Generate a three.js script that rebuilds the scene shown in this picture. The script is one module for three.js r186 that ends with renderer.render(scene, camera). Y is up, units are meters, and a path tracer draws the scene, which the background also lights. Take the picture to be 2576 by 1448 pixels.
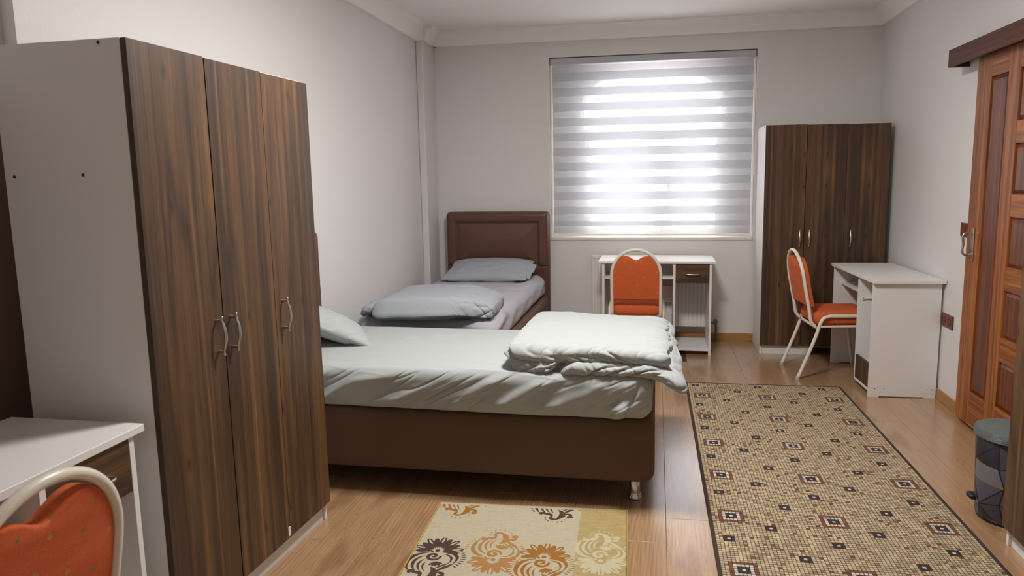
import * as THREE from 'three';
import { RoundedBoxGeometry } from 'three/addons/geometries/RoundedBoxGeometry.js';
import { mergeGeometries, mergeVertices, toCreasedNormals } from 'three/addons/utils/BufferGeometryUtils.js';
import { RectAreaLightUniformsLib } from 'three/addons/lights/RectAreaLightUniformsLib.js';
RectAreaLightUniformsLib.init();

// ------------------------------------------------------------------ camera, sky, exposure
const scene = new THREE.Scene();
const V3 = (x, y, z) => new THREE.Vector3(x, y, z);
const camera = new THREE.PerspectiveCamera(2 * Math.atan(724 / 1739.69) * 180 / Math.PI, 2576 / 1448, 0.05, 60);
camera.position.set(1.64056, 1.4064, 6.07251);
camera.quaternion.setFromRotationMatrix(new THREE.Matrix4().makeBasis(
  V3(0.98582769, -0.01475768, -0.16711069), V3(-0.00807384, 0.99079532, -0.13512754), V3(0.16756666, 0.1345617, 0.9766343)));
camera.setViewOffset(2576, 1448, -66, 35, 2576, 1448);
camera.focus = 3.6;
camera.userData.fStop = 5;
camera.updateProjectionMatrix();
const renderer = new THREE.WebGLRenderer({ antialias: true });
renderer.toneMapping = THREE.LinearToneMapping;
renderer.toneMappingExposure = 1.12;
renderer.shadowMap.enabled = true;
scene.background = new THREE.Color(0.96, 0.98, 1.0);
scene.backgroundIntensity = 9.0;
const LAMP_LUM = 120, LAMP_SIDE = 0.42, LAMP_AT = [1.42, 2.7, 3.2];

// ------------------------------------------------------------------ helpers
function mulberry(a) { return () => { a |= 0; a = a + 0x6D2B79F5 | 0; let t = Math.imul(a ^ a >>> 15, 1 | a); t = t + Math.imul(t ^ t >>> 7, 61 | t) ^ t; return ((t ^ t >>> 14) >>> 0) / 4294967296; }; }
const PERM = new Float32Array(65536); { const r = mulberry(7); for (let i = 0; i < 65536; i++) PERM[i] = r(); }
function noise(x, y) {                                    // value noise, 0..1
  const xi = Math.floor(x), yi = Math.floor(y), fx = x - xi, fy = y - yi;
  const u = fx * fx * (3 - 2 * fx), v = fy * fy * (3 - 2 * fy);
  const h = (a, b) => PERM[((a * 197 + b * 4111) ^ (b * 31 + (a >> 3))) & 65535];
  const a = h(xi, yi), b = h(xi + 1, yi), c = h(xi, yi + 1), d = h(xi + 1, yi + 1);
  return a + (b - a) * u + (c - a) * v + (a - b - c + d) * u * v;
}
const fbm = (x, y, o = 4) => { let s = 0, a = 0.5, n = 0; for (let i = 0; i < o; i++) { s += a * noise(x, y); n += a; a *= 0.5; x = x * 2.03 + 17.3; y = y * 2.03 + 5.1; } return s / n; };
const clamp = (x, a = 0, b = 1) => Math.min(b, Math.max(a, x));
const lerp = (a, b, t) => a + (b - a) * t;
const smooth = (a, b, x) => { const t = clamp((x - a) / (b - a)); return t * t * (3 - 2 * t); };
const mix3 = (a, b, t) => [lerp(a[0], b[0], t), lerp(a[1], b[1], t), lerp(a[2], b[2], t)];

function dataTex(w, h, fn, srgb = true) {                 // fn(i, j) -> [r,g,b] 0..255
  const d = new Uint8Array(w * h * 4);
  for (let j = 0, k = 0; j < h; j++) for (let i = 0; i < w; i++, k += 4) {
    const c = fn(i, j);
    d[k] = clamp(c[0], 0, 255); d[k + 1] = clamp(c[1], 0, 255); d[k + 2] = clamp(c[2], 0, 255); d[k + 3] = 255;
  }
  const t = new THREE.DataTexture(d, w, h, THREE.RGBAFormat);
  return finish(t, srgb);
}
function finish(t, srgb) {
  t.wrapS = t.wrapT = THREE.RepeatWrapping; t.magFilter = THREE.LinearFilter; t.minFilter = THREE.LinearFilter;
  if (srgb) t.colorSpace = THREE.SRGBColorSpace;
  t.needsUpdate = true; return t;
}
function canvasTex(w, h, draw) {
  const c = document.createElement('canvas'); c.width = w; c.height = h;
  draw(c.getContext('2d'), w, h);
  return finish(new THREE.CanvasTexture(c), true);
}
const mirrored = (t) => { t.wrapS = t.wrapT = THREE.MirroredRepeatWrapping; return t; };
const size = (t, u, v) => { t.repeat.set(1 / u, 1 / v); return t; };   // texture covers u by v metres

// uv in metres by dominant normal; grain = axis along v
function boxUV(g, grain = 1, ou = 0, ov = 0) {
  if (g.index) g = g.toNonIndexed();
  const p = g.attributes.position, uv = new Float32Array(p.count * 2), A = V3(), B = V3(), C = V3(), n = V3();
  for (let i = 0; i < p.count; i += 3) {
    A.fromBufferAttribute(p, i); B.fromBufferAttribute(p, i + 1); C.fromBufferAttribute(p, i + 2);
    n.copy(B).sub(A).cross(C.sub(A));
    const an = [Math.abs(n.x), Math.abs(n.y), Math.abs(n.z)];
    let d = an[0] > an[1] ? (an[0] > an[2] ? 0 : 2) : (an[1] > an[2] ? 1 : 2);
    const ax = [0, 1, 2].filter(a => a !== d);
    const va = ax.includes(grain) ? grain : ax[1], ua = ax.find(a => a !== va);
    for (let k = 0; k < 3; k++) {
      const q = [p.getX(i + k), p.getY(i + k), p.getZ(i + k)];
      uv[(i + k) * 2] = q[ua] + ou; uv[(i + k) * 2 + 1] = q[va] + ov;
    }
  }
  g.setAttribute('uv', new THREE.BufferAttribute(uv, 2));
  return g;
}
function box(x0, x1, y0, y1, z0, z1, r = 0.0015, grain = 1, ou = 0, ov = 0) {
  const w = x1 - x0, h = y1 - y0, d = z1 - z0;
  const g = r > 0 ? new RoundedBoxGeometry(w, h, d, r > 0.008 ? 4 : 1, Math.min(r, w / 2.05, h / 2.05, d / 2.05)) : new THREE.BoxGeometry(w, h, d);
  g.translate((x0 + x1) / 2, (y0 + y1) / 2, (z0 + z1) / 2);
  const o = boxUV(g, grain, ou, ov); o.deleteAttribute('tangent'); return o;
}
function merge(list) {
  return mergeGeometries(list.map(g => { let q = g.index ? g.toNonIndexed() : g; for (const k of Object.keys(q.attributes)) if (!['position', 'normal', 'uv'].includes(k)) q.deleteAttribute(k); if (!q.attributes.uv) boxUVkeep(q); return q; }));
}
function boxUVkeep(g) { const p = g.attributes.position, uv = new Float32Array(p.count * 2); for (let i = 0; i < p.count; i++) { uv[2 * i] = p.getX(i) + .5 * p.getY(i); uv[2 * i + 1] = p.getZ(i) + .5 * p.getY(i); } g.setAttribute('uv', new THREE.BufferAttribute(uv, 2)); return g; }
function tube(pts, r, seg = 40, rad = 10, closed = false, curve) {
  const c = curve || new THREE.CatmullRomCurve3(pts.map(p => V3(...p)), closed, 'centripetal');
  const g = new THREE.TubeGeometry(c, seg, r, rad, closed);
  if (closed) return g;
  const ends = [0, 1].map(t => { const s = new THREE.SphereGeometry(r, rad, 6); const p = c.getPoint(t); s.translate(p.x, p.y, p.z); return s; });
  return merge([g, ...ends]);
}
function cyl(r0, r1, h, seg = 24) { return new THREE.CylinderGeometry(r0, r1, h, seg); }

// soft box: a rounded box on a fine grid, displaced by disp(p, n) -> p
function softBox(w, h, d, r, sx, sy, sz, disp) {
  let g = new THREE.BoxGeometry(w, h, d, sx, sy, sz);
  g.deleteAttribute('normal'); g.deleteAttribute('uv'); g = mergeVertices(g, 1e-5);
  const p = g.attributes.position, a = V3(), q = V3(), n = V3();
  const rr = Array.isArray(r) ? r : [r, r, r];
  for (let i = 0; i < p.count; i++) {
    a.fromBufferAttribute(p, i);
    q.set(clamp(a.x, -w / 2 + rr[0], w / 2 - rr[0]), clamp(a.y, -h / 2 + rr[1], h / 2 - rr[1]), clamp(a.z, -d / 2 + rr[2], d / 2 - rr[2]));
    n.set((a.x - q.x) / rr[0], (a.y - q.y) / rr[1], (a.z - q.z) / rr[2]);
    const m = n.length() || 1; n.multiplyScalar(1 / m);
    a.set(q.x + n.x * rr[0], q.y + n.y * rr[1], q.z + n.z * rr[2]);
    const nn = n.clone(); if (disp) disp(a, nn);
    p.setXYZ(i, a.x, a.y, a.z);
  }
  boxUVkeep(g); g.computeVertexNormals(); return g;
}

// ------------------------------------------------------------------ scene graph helpers
const used = new Map();
function numbered(n) { const k = used.get(n) || 0; used.set(n, k + 1); return k ? `${n}_${String(k).padStart(3, '0')}` : n; }
function thing(name, label, category, pos = [0, 0, 0], turn = 0, group) {
  const o = new THREE.Group(); o.name = numbered(name); scene.add(o);
  o.position.set(...pos); o.rotation.y = turn; o.userData = { label, category };
  if (group) o.userData.group = group;
  return o;
}
function part(name, geo, mat, parent) {
  const m = new THREE.Mesh(Array.isArray(geo) ? merge(geo) : geo, mat); m.name = name; parent.add(m); return m;
}
function struct(name, geo, mat, label, category) {
  const m = new THREE.Mesh(Array.isArray(geo) ? merge(geo) : geo, mat); m.name = name; scene.add(m);
  m.userData = { kind: 'structure', label, category }; return m;
}
function structGroup(name, label, category, pos = [0, 0, 0]) { const o = new THREE.Group(); o.name = name; o.position.set(...pos); o.userData = { kind: 'structure', label, category }; scene.add(o); return o; }

// ------------------------------------------------------------------ textures
const WALNUT = (() => {                                   // vertical grain, 0.92 x 1.85 m
  const W = 1024, H = 2048, dark = [62, 45, 31], mid = [101, 71, 43], lite = [150, 104, 58];
  return mirrored(size(dataTex(W, H, (i, j) => {
    const s = i / W * 0.92, t = j / H * 1.85;
    const w = s + 0.016 * (fbm(s * 5, t * 1.1, 2) - 0.5) + 0.004 * (noise(s * 30, t * 5) - 0.5);
    const a = fbm(w * 20, t * 0.6 + 3, 3), b = noise(w * 75 + 40, t * 1.3), c = noise(s * 380, t * 11);
    let col = mix3(dark, mid, smooth(0.2, 0.7, a * 0.72 + b * 0.28));
    const n1 = noise(w * 21 + 9, t * 0.3), n2 = noise(w * 34 + 70, t * 0.45);
    const streak = Math.pow(clamp(1 - Math.abs(n1 - 0.5) * 9), 1.5) * smooth(0.25, 0.75, noise(w * 30, t * 0.9 + 7));
    col = mix3(col, lite, streak * 0.75);
    const ds = Math.pow(clamp(1 - Math.abs(n2 - 0.45) * 12), 2);
    col = mix3(col, [44, 32, 26], ds * 0.6);
    const kx = Math.floor(s * 6), ky = Math.floor(t * 2.6), kr = PERM[(kx * 91 + ky * 57) & 65535];
    const dx = (s * 6 - kx - 0.2 - 0.6 * kr) * 3.2, dy = (t * 2.6 - ky - 0.5) * 3.4, dd = dx * dx * 6 + dy * dy * 6;
    if (kr > 0.5) col = mix3(col, [40, 29, 24], 0.8 * Math.exp(-dd * 7) * (0.35 + noise(s * 160, t * 50)));
    const m = 0.88 + 0.24 * c;
    return [col[0] * m, col[1] * m, col[2] * m];
  }), 0.92, 1.85));
})();
const OAK = (() => {                                      // grain along v, 1.0 x 2.0 m, several boards wide
  const W = 1024, H = 2048, dk = [150, 114, 80], md = [186, 149, 111], lt = [204, 170, 132];
  return mirrored(size(dataTex(W, H, (i, j) => {
    const s = i / W * 1.0, t = j / H * 2.0;
    const k = Math.floor(s / 0.2), ls = (s / 0.2 - k - 0.5) * 0.2;
    const o = k * 13.7;
    const wob = 0.05 * (fbm(s * 5 + o, t * 1.6, 3) - 0.5);
    const knot = fbm(s * 9 + o, t * 2.2 + o, 2);
    const ring = (ls + wob) * 60 + 3.2 * fbm(s * 4 + o, t * 0.9, 3) + 4 * smooth(0.55, 0.8, knot) * (knot - 0.55) * 10;
    const rf = ring - Math.floor(ring), line = Math.pow(rf, 3) * smooth(1, 0.93, rf);
    const f = fbm(s * 300, t * 9, 2), big = fbm(s * 7 + 30, t * 2.6 + o, 3);
    let c = mix3(lt, md, 0.2 + 0.9 * big);
    c = mix3(c, dk, line * 0.62);
    c = mix3(c, [146, 106, 74], smooth(0.68, 0.8, knot) * 0.5);
    const m = 0.9 + 0.2 * f;
    return [c[0] * m, c[1] * m, c[2] * m];
  }), 1.0, 2.0));
})();
const OAKBUMP = (() => size(dataTex(512, 1024, (i, j) => { const s = i / 512, t = j / 1024 * 2; const v = 255 * clamp(0.5 + 0.7 * (fbm(s * 260, t * 7, 2) - 0.5)); return [v, v, v]; }, false), 1.0, 2.0))();
const MAHOGANY = (() => mirrored(size(dataTex(512, 1024, (i, j) => {
  const s = i / 512 * 0.5, t = j / 1024 * 2.1;
  const a = fbm(s * 70 + 2 * fbm(s * 6, t * 1.2, 2), t * 1.4, 4), b = noise(s * 420, t * 14);
  let c = mix3([118, 63, 19], [166, 97, 36], smooth(0.25, 0.75, a));
  const m = 0.9 + 0.2 * b; return [c[0] * m, c[1] * m, c[2] * m];
}), 0.5, 2.1)))();
const PLASTER = (() => size(dataTex(512, 512, (i, j) => { const v = 255 * (0.5 * fbm(i / 9, j / 9, 3) + 0.5 * noise(i / 2.3, j / 2.3)); return [v, v, v]; }, false), 0.6, 0.6))();
const WEAVE = (() => size(dataTex(256, 256, (i, j) => { const v = 128 + 60 * Math.sin(i / 256 * Math.PI * 2 * 64) * Math.sin(j / 256 * Math.PI * 2 * 64) + 60 * (noise(i / 3, j / 3) - 0.5); return [v, v, v]; }, false), 0.1, 0.1))();
const LEATHER = (() => size(dataTex(512, 512, (i, j) => { const a = fbm(i / 5, j / 5, 2), b = Math.abs(fbm(i / 11 + 50, j / 11, 2) - 0.5) * 2; const v = 255 * clamp(0.3 + 0.4 * a + 0.5 * b); return [v, v, v]; }, false), 0.16, 0.16))();
const HAMMER = (() => size(dataTex(256, 256, (i, j) => { const a = noise(i / 8, j / 8), v = 255 * clamp(a * 1.2 - 0.1); return [v, v, v]; }, false), 0.16, 0.16))();
const ORANGE = (() => {                                   // upholstery with small sprigs, one repeat 0.170 x 0.155 m
  const W = 512, H = 468, P = [[0.12, 0.15, 0], [0.516, 0.337, 1], [0.873, 0.545, 0], [0.285, 0.78, 0], [0.68, 0.977, 1]];
  return size(dataTex(W, H, (i, j) => {
    const u = i / W, v = j / H;
    const n = 0.84 + 0.32 * noise(i / 2.2, j / 2.2);
    let c = [202 * n, 94 * n, 46 * n];
    for (const [a, b, g] of P) for (const ox of [-1, 0, 1]) for (const oy of [-1, 0, 1]) {
      const dx = (u - a - ox) * 0.170, dy = (v - b - oy) * 0.155, an = Math.atan2(dy, dx), rr = Math.hypot(dx, dy);
      if (rr < 0.0058 * (0.72 + 0.28 * Math.cos(an * 5 + g))) c = rr < 0.0016 ? [150, 70, 30] : g ? [112, 118, 74] : [204, 158, 78];
      const sx = dx + 0.004, sy = dy - 0.006; if (Math.abs(sx + sy * 0.6) < 0.0011 && Math.abs(sy) < 0.0042) c = [104, 110, 64];
    }
    return c;
  }), 0.170, 0.155);
})();

// ------------------------------------------------------------------ materials
const std = (o) => new THREE.MeshStandardMaterial(o);
const phy = (o) => new THREE.MeshPhysicalMaterial(o);
const M = {
  wall: std({ color: 0xdfdcda, roughness: 0.82, bumpMap: PLASTER, bumpScale: 0.0008 }),
  ceiling: std({ color: 0xf0eeeb, roughness: 0.9 }),
  cornice: std({ color: 0xf2f0ed, roughness: 0.8 }),
  walnut: phy({ map: WALNUT, roughness: 0.5 }),
  walnutDark: std({ color: 0x8a705e, roughness: 0.6 }),
  white: std({ color: 0xe7e5e2, roughness: 0.42 }),
  whiteEdge: std({ color: 0xe2dfd8, roughness: 0.5 }),
  board: std({ color: 0xb9b2aa, roughness: 0.7 }),
  oak: phy({ map: OAK, color: 0xe6e2de, roughness: 0.3, clearcoat: 1.0, clearcoatRoughness: 0.2, bumpMap: OAKBUMP, bumpScale: 0.0002 }),
  skirt: std({ map: OAK, color: 0xe8d2a6, roughness: 0.45 }),
  gap: std({ color: 0x4b3626, roughness: 0.9 }),
  door: phy({ map: MAHOGANY, roughness: 0.5, clearcoat: 0.1, clearcoatRoughness: 0.3 }),
  doorDark: phy({ map: MAHOGANY, color: 0xb89c92, roughness: 0.46, clearcoat: 0.15, clearcoatRoughness: 0.3 }),
  rail: std({ map: MAHOGANY, color: 0x96787a, roughness: 0.55 }),
  brownPlastic: std({ color: 0x6a3222, roughness: 0.35 }),
  chrome: std({ color: 0xc9c4bd, metalness: 1, roughness: 0.28 }),
  steel: std({ color: 0xd8d5d0, metalness: 1, roughness: 0.2 }),
  grey: std({ color: 0x77757a, metalness: 0.6, roughness: 0.4 }),
  sheetLight: std({ color: 0xa8acaa, roughness: 0.85, bumpMap: WEAVE, bumpScale: 0.0002 }),
  sheetGrey: std({ color: 0x9ea3a9, roughness: 0.85, bumpMap: WEAVE, bumpScale: 0.0002 }),
  sheetLilac: std({ color: 0xaeacb2, roughness: 0.85, bumpMap: WEAVE, bumpScale: 0.0002 }),
  suede: std({ color: 0x5f4536, roughness: 0.8, bumpMap: LEATHER, bumpScale: 0.0003 }),
  leather: phy({ color: 0x5f3e33, roughness: 0.36, bumpMap: LEATHER, bumpScale: 0.0004 }),
  orange: phy({ map: ORANGE, roughness: 0.9, sheen: 0.35, sheenRoughness: 0.5, sheenColor: new THREE.Color(0xe09070) }),
  orangeBack: phy({ map: ORANGE, roughness: 0.9, sheen: 0.35, sheenRoughness: 0.5, sheenColor: new THREE.Color(0xe09070) }),
  frame: std({ color: 0xe6ddcd, roughness: 0.3 }),
  rubber: std({ color: 0xb9b2a4, roughness: 0.7 }),
  black: std({ color: 0x1b1a1c, roughness: 0.5 }),
  pvc: std({ color: 0xf2f1ee, roughness: 0.3 }),
  glass: phy({ color: 0xffffff, transmission: 1, thickness: 0, roughness: 0, ior: 1.5 }),
  band: phy({ color: 0xb3b4ba, transmission: 0.25, thickness: 0, roughness: 1, side: THREE.DoubleSide }),
  sheer: phy({ color: 0xd8d4d4, transmission: 0.92, thickness: 0, roughness: 0.45, ior: 1.1, side: THREE.DoubleSide }),
  radiator: std({ color: 0xe6e2dd, roughness: 0.35 }),
  lampGlow: std({ color: 0xffffff, emissive: 0xfff0dc, emissiveIntensity: 1.6, roughness: 0.4 }),
  sill: std({ color: 0xdad4c9, roughness: 0.35 }),
  rugEdge: std({ color: 0xb9964a, roughness: 0.95 }),
  rugDark: std({ color: 0x3a2c27, roughness: 0.95 }),
};

// ------------------------------------------------------------------ the room
const XL = -0.37, XR = 3.407, ZF = 6.65, CY = 2.7, T = 0.2;
const NX0 = 0.72, NX1 = 2.448, NY0 = 0.876, NY1 = 2.446, NZ = -0.2;      // window niche
const BW = [[XL - T - 0.05, NX0, -0.1, CY + 0.1], [NX1, XR + T, -0.1, CY + 0.1], [NX0, NX1, -0.1, NY0], [NX0, NX1, NY1, CY + 0.1]];
struct('wall_back', BW.map(([a, b, c, d]) => box(a, b, c, d, NZ, 0, 0)), M.wall, 'white plastered wall around the window at the far end');
struct('wall_right', [box(XR, XR + T, -0.1, CY + 0.1, NZ, ZF + T, 0)], M.wall, 'white plastered wall behind the sliding door');
struct('wall_left', [box(XL - T - 0.05, XL, -0.1, CY + 0.1, 0, 4.1, 0), box(XL - T - 0.05, XL - 0.05, -0.1, CY + 0.1, 4.1, ZF + T, 0)], M.wall, 'bright white wall beside the beds');
struct('wall_front', [box(XL - T - 0.05, XR + T, -0.1, CY + 0.1, ZF, ZF + T, 0)], M.wall, 'white wall opposite the window');
struct('ceiling', [box(XL - T - 0.05, XR + T, CY, CY + T, -0.4, ZF + T, 0)], M.ceiling, 'white flat ceiling with cove cornice');
struct('column_left', [box(XL, -0.31, 0, CY, 0, 0.305, 0.012)], M.wall, 'narrow white corner pilaster between the left wall and the window wall');
{ // wall behind the niche with an arched opening
  const s = new THREE.Shape(); s.moveTo(NX0 - 0.3, NY0 - 0.5); s.lineTo(NX1 + 0.3, NY0 - 0.5); s.lineTo(NX1 + 0.3, CY); s.lineTo(NX0 - 0.3, CY); s.closePath();
  const h = archPath(0.968, 2.225, 0.885, 1.98, 2.335); s.holes.push(h);
  const g = new THREE.ExtrudeGeometry(s, { depth: T, bevelEnabled: false, curveSegments: 24 }); g.translate(0, 0, NZ - T);
  struct('wall_window', [boxUV(g)], M.wall, 'outer wall with an arched window opening behind the blind');
}
function archPath(x0, x1, y0, ys, yt, cls = THREE.Path) {
  const h = new cls(), cx = (x0 + x1) / 2, a = (x1 - x0) / 2, b = yt - ys;
  h.moveTo(x0, y0); h.lineTo(x0, ys);
  for (let i = 1; i <= 32; i++) { const t = Math.PI * (1 - i / 32), e = 0.85; h.lineTo(cx + a * Math.sign(Math.cos(t)) * Math.pow(Math.abs(Math.cos(t)), e), ys + b * Math.pow(Math.sin(t), e)); }
  h.lineTo(x1, y0); h.closePath(); return h;
}
{ // cove cornice on the four walls
  const prof = [[0, 0], [0.028, 0], [0.03, 0.012], [0.036, 0.034], [0.05, 0.062], [0.07, 0.085], [0.088, 0.095], [0.089, 0.102], [0.104, 0.107], [0.106, 0.123], [0, 0.123]];
  const mk = (len) => { const s = new THREE.Shape(prof.map(p => new THREE.Vector2(...p))); return toCreasedNormals(new THREE.ExtrudeGeometry(s, { depth: len, bevelEnabled: false }), 0.9); };
  const back = mk(XR - XL); back.rotateY(Math.PI / 2);   // profile x -> -z, extrude z -> +x
  back.applyMatrix4(new THREE.Matrix4().makeScale(1, 1, -1)); back.translate(XL, 2.577, 0); flip(back);
  const left = mk(4.1); left.translate(XL, 2.577, 0);
  const left2 = mk(ZF - 4.1); left2.translate(XL - 0.05, 2.577, 4.1);
  const right = mk(ZF); right.applyMatrix4(new THREE.Matrix4().makeScale(-1, 1, 1)); flip(right); right.translate(XR, 2.577, 0);
  const pil = mk(0.08); pil.rotateY(Math.PI / 2); pil.applyMatrix4(new THREE.Matrix4().makeScale(1, 1, -1)); flip(pil); pil.translate(XL, 2.577, 0.305);
  const pil2 = mk(0.32); pil2.translate(-0.31, 2.577, 0);
  struct('trim_1', [back], M.cornice, 'white cove cornice above the window wall');
  struct('trim_2', [left, left2, pil, pil2], M.cornice, 'white cove cornice along the left wall');
  struct('trim_3', [right], M.cornice, 'white cove cornice along the right wall');
}
function flip(g) { const p = g.attributes.position; for (const k of ['position', 'normal', 'uv']) { const a = g.attributes[k]; if (!a) continue; const n = a.itemSize, d = a.array; for (let i = 0; i < p.count; i += 3) for (let c = 0; c < n; c++) { const t = d[(i + 1) * n + c]; d[(i + 1) * n + c] = d[(i + 2) * n + c]; d[(i + 2) * n + c] = t; } } return g; }
{ // skirting boards
  const b = (g) => g;
  struct('baseboard_back', [b(box(-0.31, XR, 0, 0.068, 0, 0.012, 0.003, 0))], M.skirt, 'pale oak skirting below the window');
  struct('baseboard_right', [b(box(XR - 0.012, XR, 0, 0.068, 0.012, ZF, 0.003, 2))], M.skirt, 'pale oak skirting along the right wall');
  struct('baseboard_left', [b(box(XL, XL + 0.012, 0, 0.068, 0.31, 4.1, 0.003, 2))], M.skirt, 'pale oak skirting along the left wall');
}
{ // laminate floor, every plank its own piece
  const fl = structGroup('floor', 'oak laminate floor of long planks running towards the window', undefined);
  const PW = 0.193, PL = 1.273, r = mulberry(11);
  const vars = [0, 1, 2, 3, 4].flatMap(k => [0, 1].map(v => plankGeo(PW - 0.0008, PL - 0.0008, k * 0.2 + 0.1, v * 0.63)));
  function plankGeo(w, l, ou, ov) {
    const g = new RoundedBoxGeometry(w, 0.01, l, 1, 0.0011); const q = boxUV(g, 2, ou, ov); q.translate(0, -0.005, 0); return q;
  }
  part('underlay', box(XL - 0.06, XR, -0.1, -0.0085, 0, ZF, 0), M.gap, fl);
  const c0 = Math.floor((XL - 0.05 - 1.69) / PW);
  for (let c = c0; 1.69 + c * PW < XR; c++) {
    const x = 1.69 + (c + 0.5) * PW; let off = c === 0 ? 3.299 - 2 * PL : r() * PL - PL;
    if (c !== 0) off = -PL + ((c * 0.41 + 0.2 * r()) % 1 + 1) % 1 * PL;
    for (let z = off; z < ZF; z += PL) {
      const a = Math.max(z, 0.0), e = Math.min(z + PL, ZF); if (e - a < 0.02) continue;
      const m = part('plank', vars[Math.floor(r() * vars.length)], M.oak, fl);
      m.position.set(x, 0, (a + e) / 2); m.scale.z = (e - a) / PL;
      if (r() > 0.5) m.rotation.y = Math.PI;
    }
  }
}
{ // window in the arched opening
  const w = structGroup('window_1', 'arched white window behind the blind');
  const Z = -0.3;
  const ring = (o, i, d) => { o.holes.push(i); const g = new THREE.ExtrudeGeometry(o, { depth: d, bevelEnabled: true, bevelSize: 0.003, bevelThickness: 0.003, bevelSegments: 1, curveSegments: 16 }); return boxUV(g); };
  const fr = ring(archPath(0.968, 2.225, 0.885, 1.98, 2.335, THREE.Shape), archPath(1.0, 2.195, 0.915, 1.98, 2.305), 0.06); fr.translate(0, 0, Z);
  part('window_frame', [fr, box(1.0, 2.195, 1.80, 1.85, Z, Z + 0.06, 0.003), box(1.67, 1.72, 0.915, 1.80, Z, Z + 0.06, 0.003)], M.pvc, w);
  for (const [a, b] of [[1.0, 1.67], [1.72, 2.195]]) {
    const R = (x0, x1, y0, y1, C) => { const p = new C(); p.moveTo(x0, y0); p.lineTo(x1, y0); p.lineTo(x1, y1); p.lineTo(x0, y1); p.closePath(); return p; };
    const s = ring(R(a + 0.004, b - 0.004, 0.919, 1.796, THREE.Shape), R(a + 0.045, b - 0.045, 0.96, 1.755, THREE.Path), 0.06); s.translate(0, 0, Z + 0.02);
    const sash = part('sash', s, M.pvc, w);
    const gp = new THREE.PlaneGeometry(b - a - 0.08, 0.81); gp.translate((a + b) / 2, 1.357, Z + 0.04);
    part('pane', gp, M.glass, sash);
    if (a > 1.5) part('handle', [box(a + 0.012, a + 0.034, 1.33, 1.4, Z + 0.08, Z + 0.09, 0.003), box(a + 0.021, a + 0.037, 1.25, 1.37, Z + 0.1, Z + 0.112, 0.004), box(a + 0.021, a + 0.037, 1.355, 1.372, Z + 0.085, Z + 0.11, 0.003)], M.grey, sash);
  }
  const gs = new THREE.ShapeGeometry(archPath(0.995, 2.2, 1.84, 1.98, 2.31, THREE.Shape), 16); gs.translate(0, 0, Z + 0.03); part('pane', boxUVkeep(gs), M.glass, w);
  part('window_sill', [box(NX0 - 0.0, NX1 + 0.0, NY0 - 0.004, NY0 + 0.022, NZ - 0.06, 0.012, 0.006)], M.sill, w);
}
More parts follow.
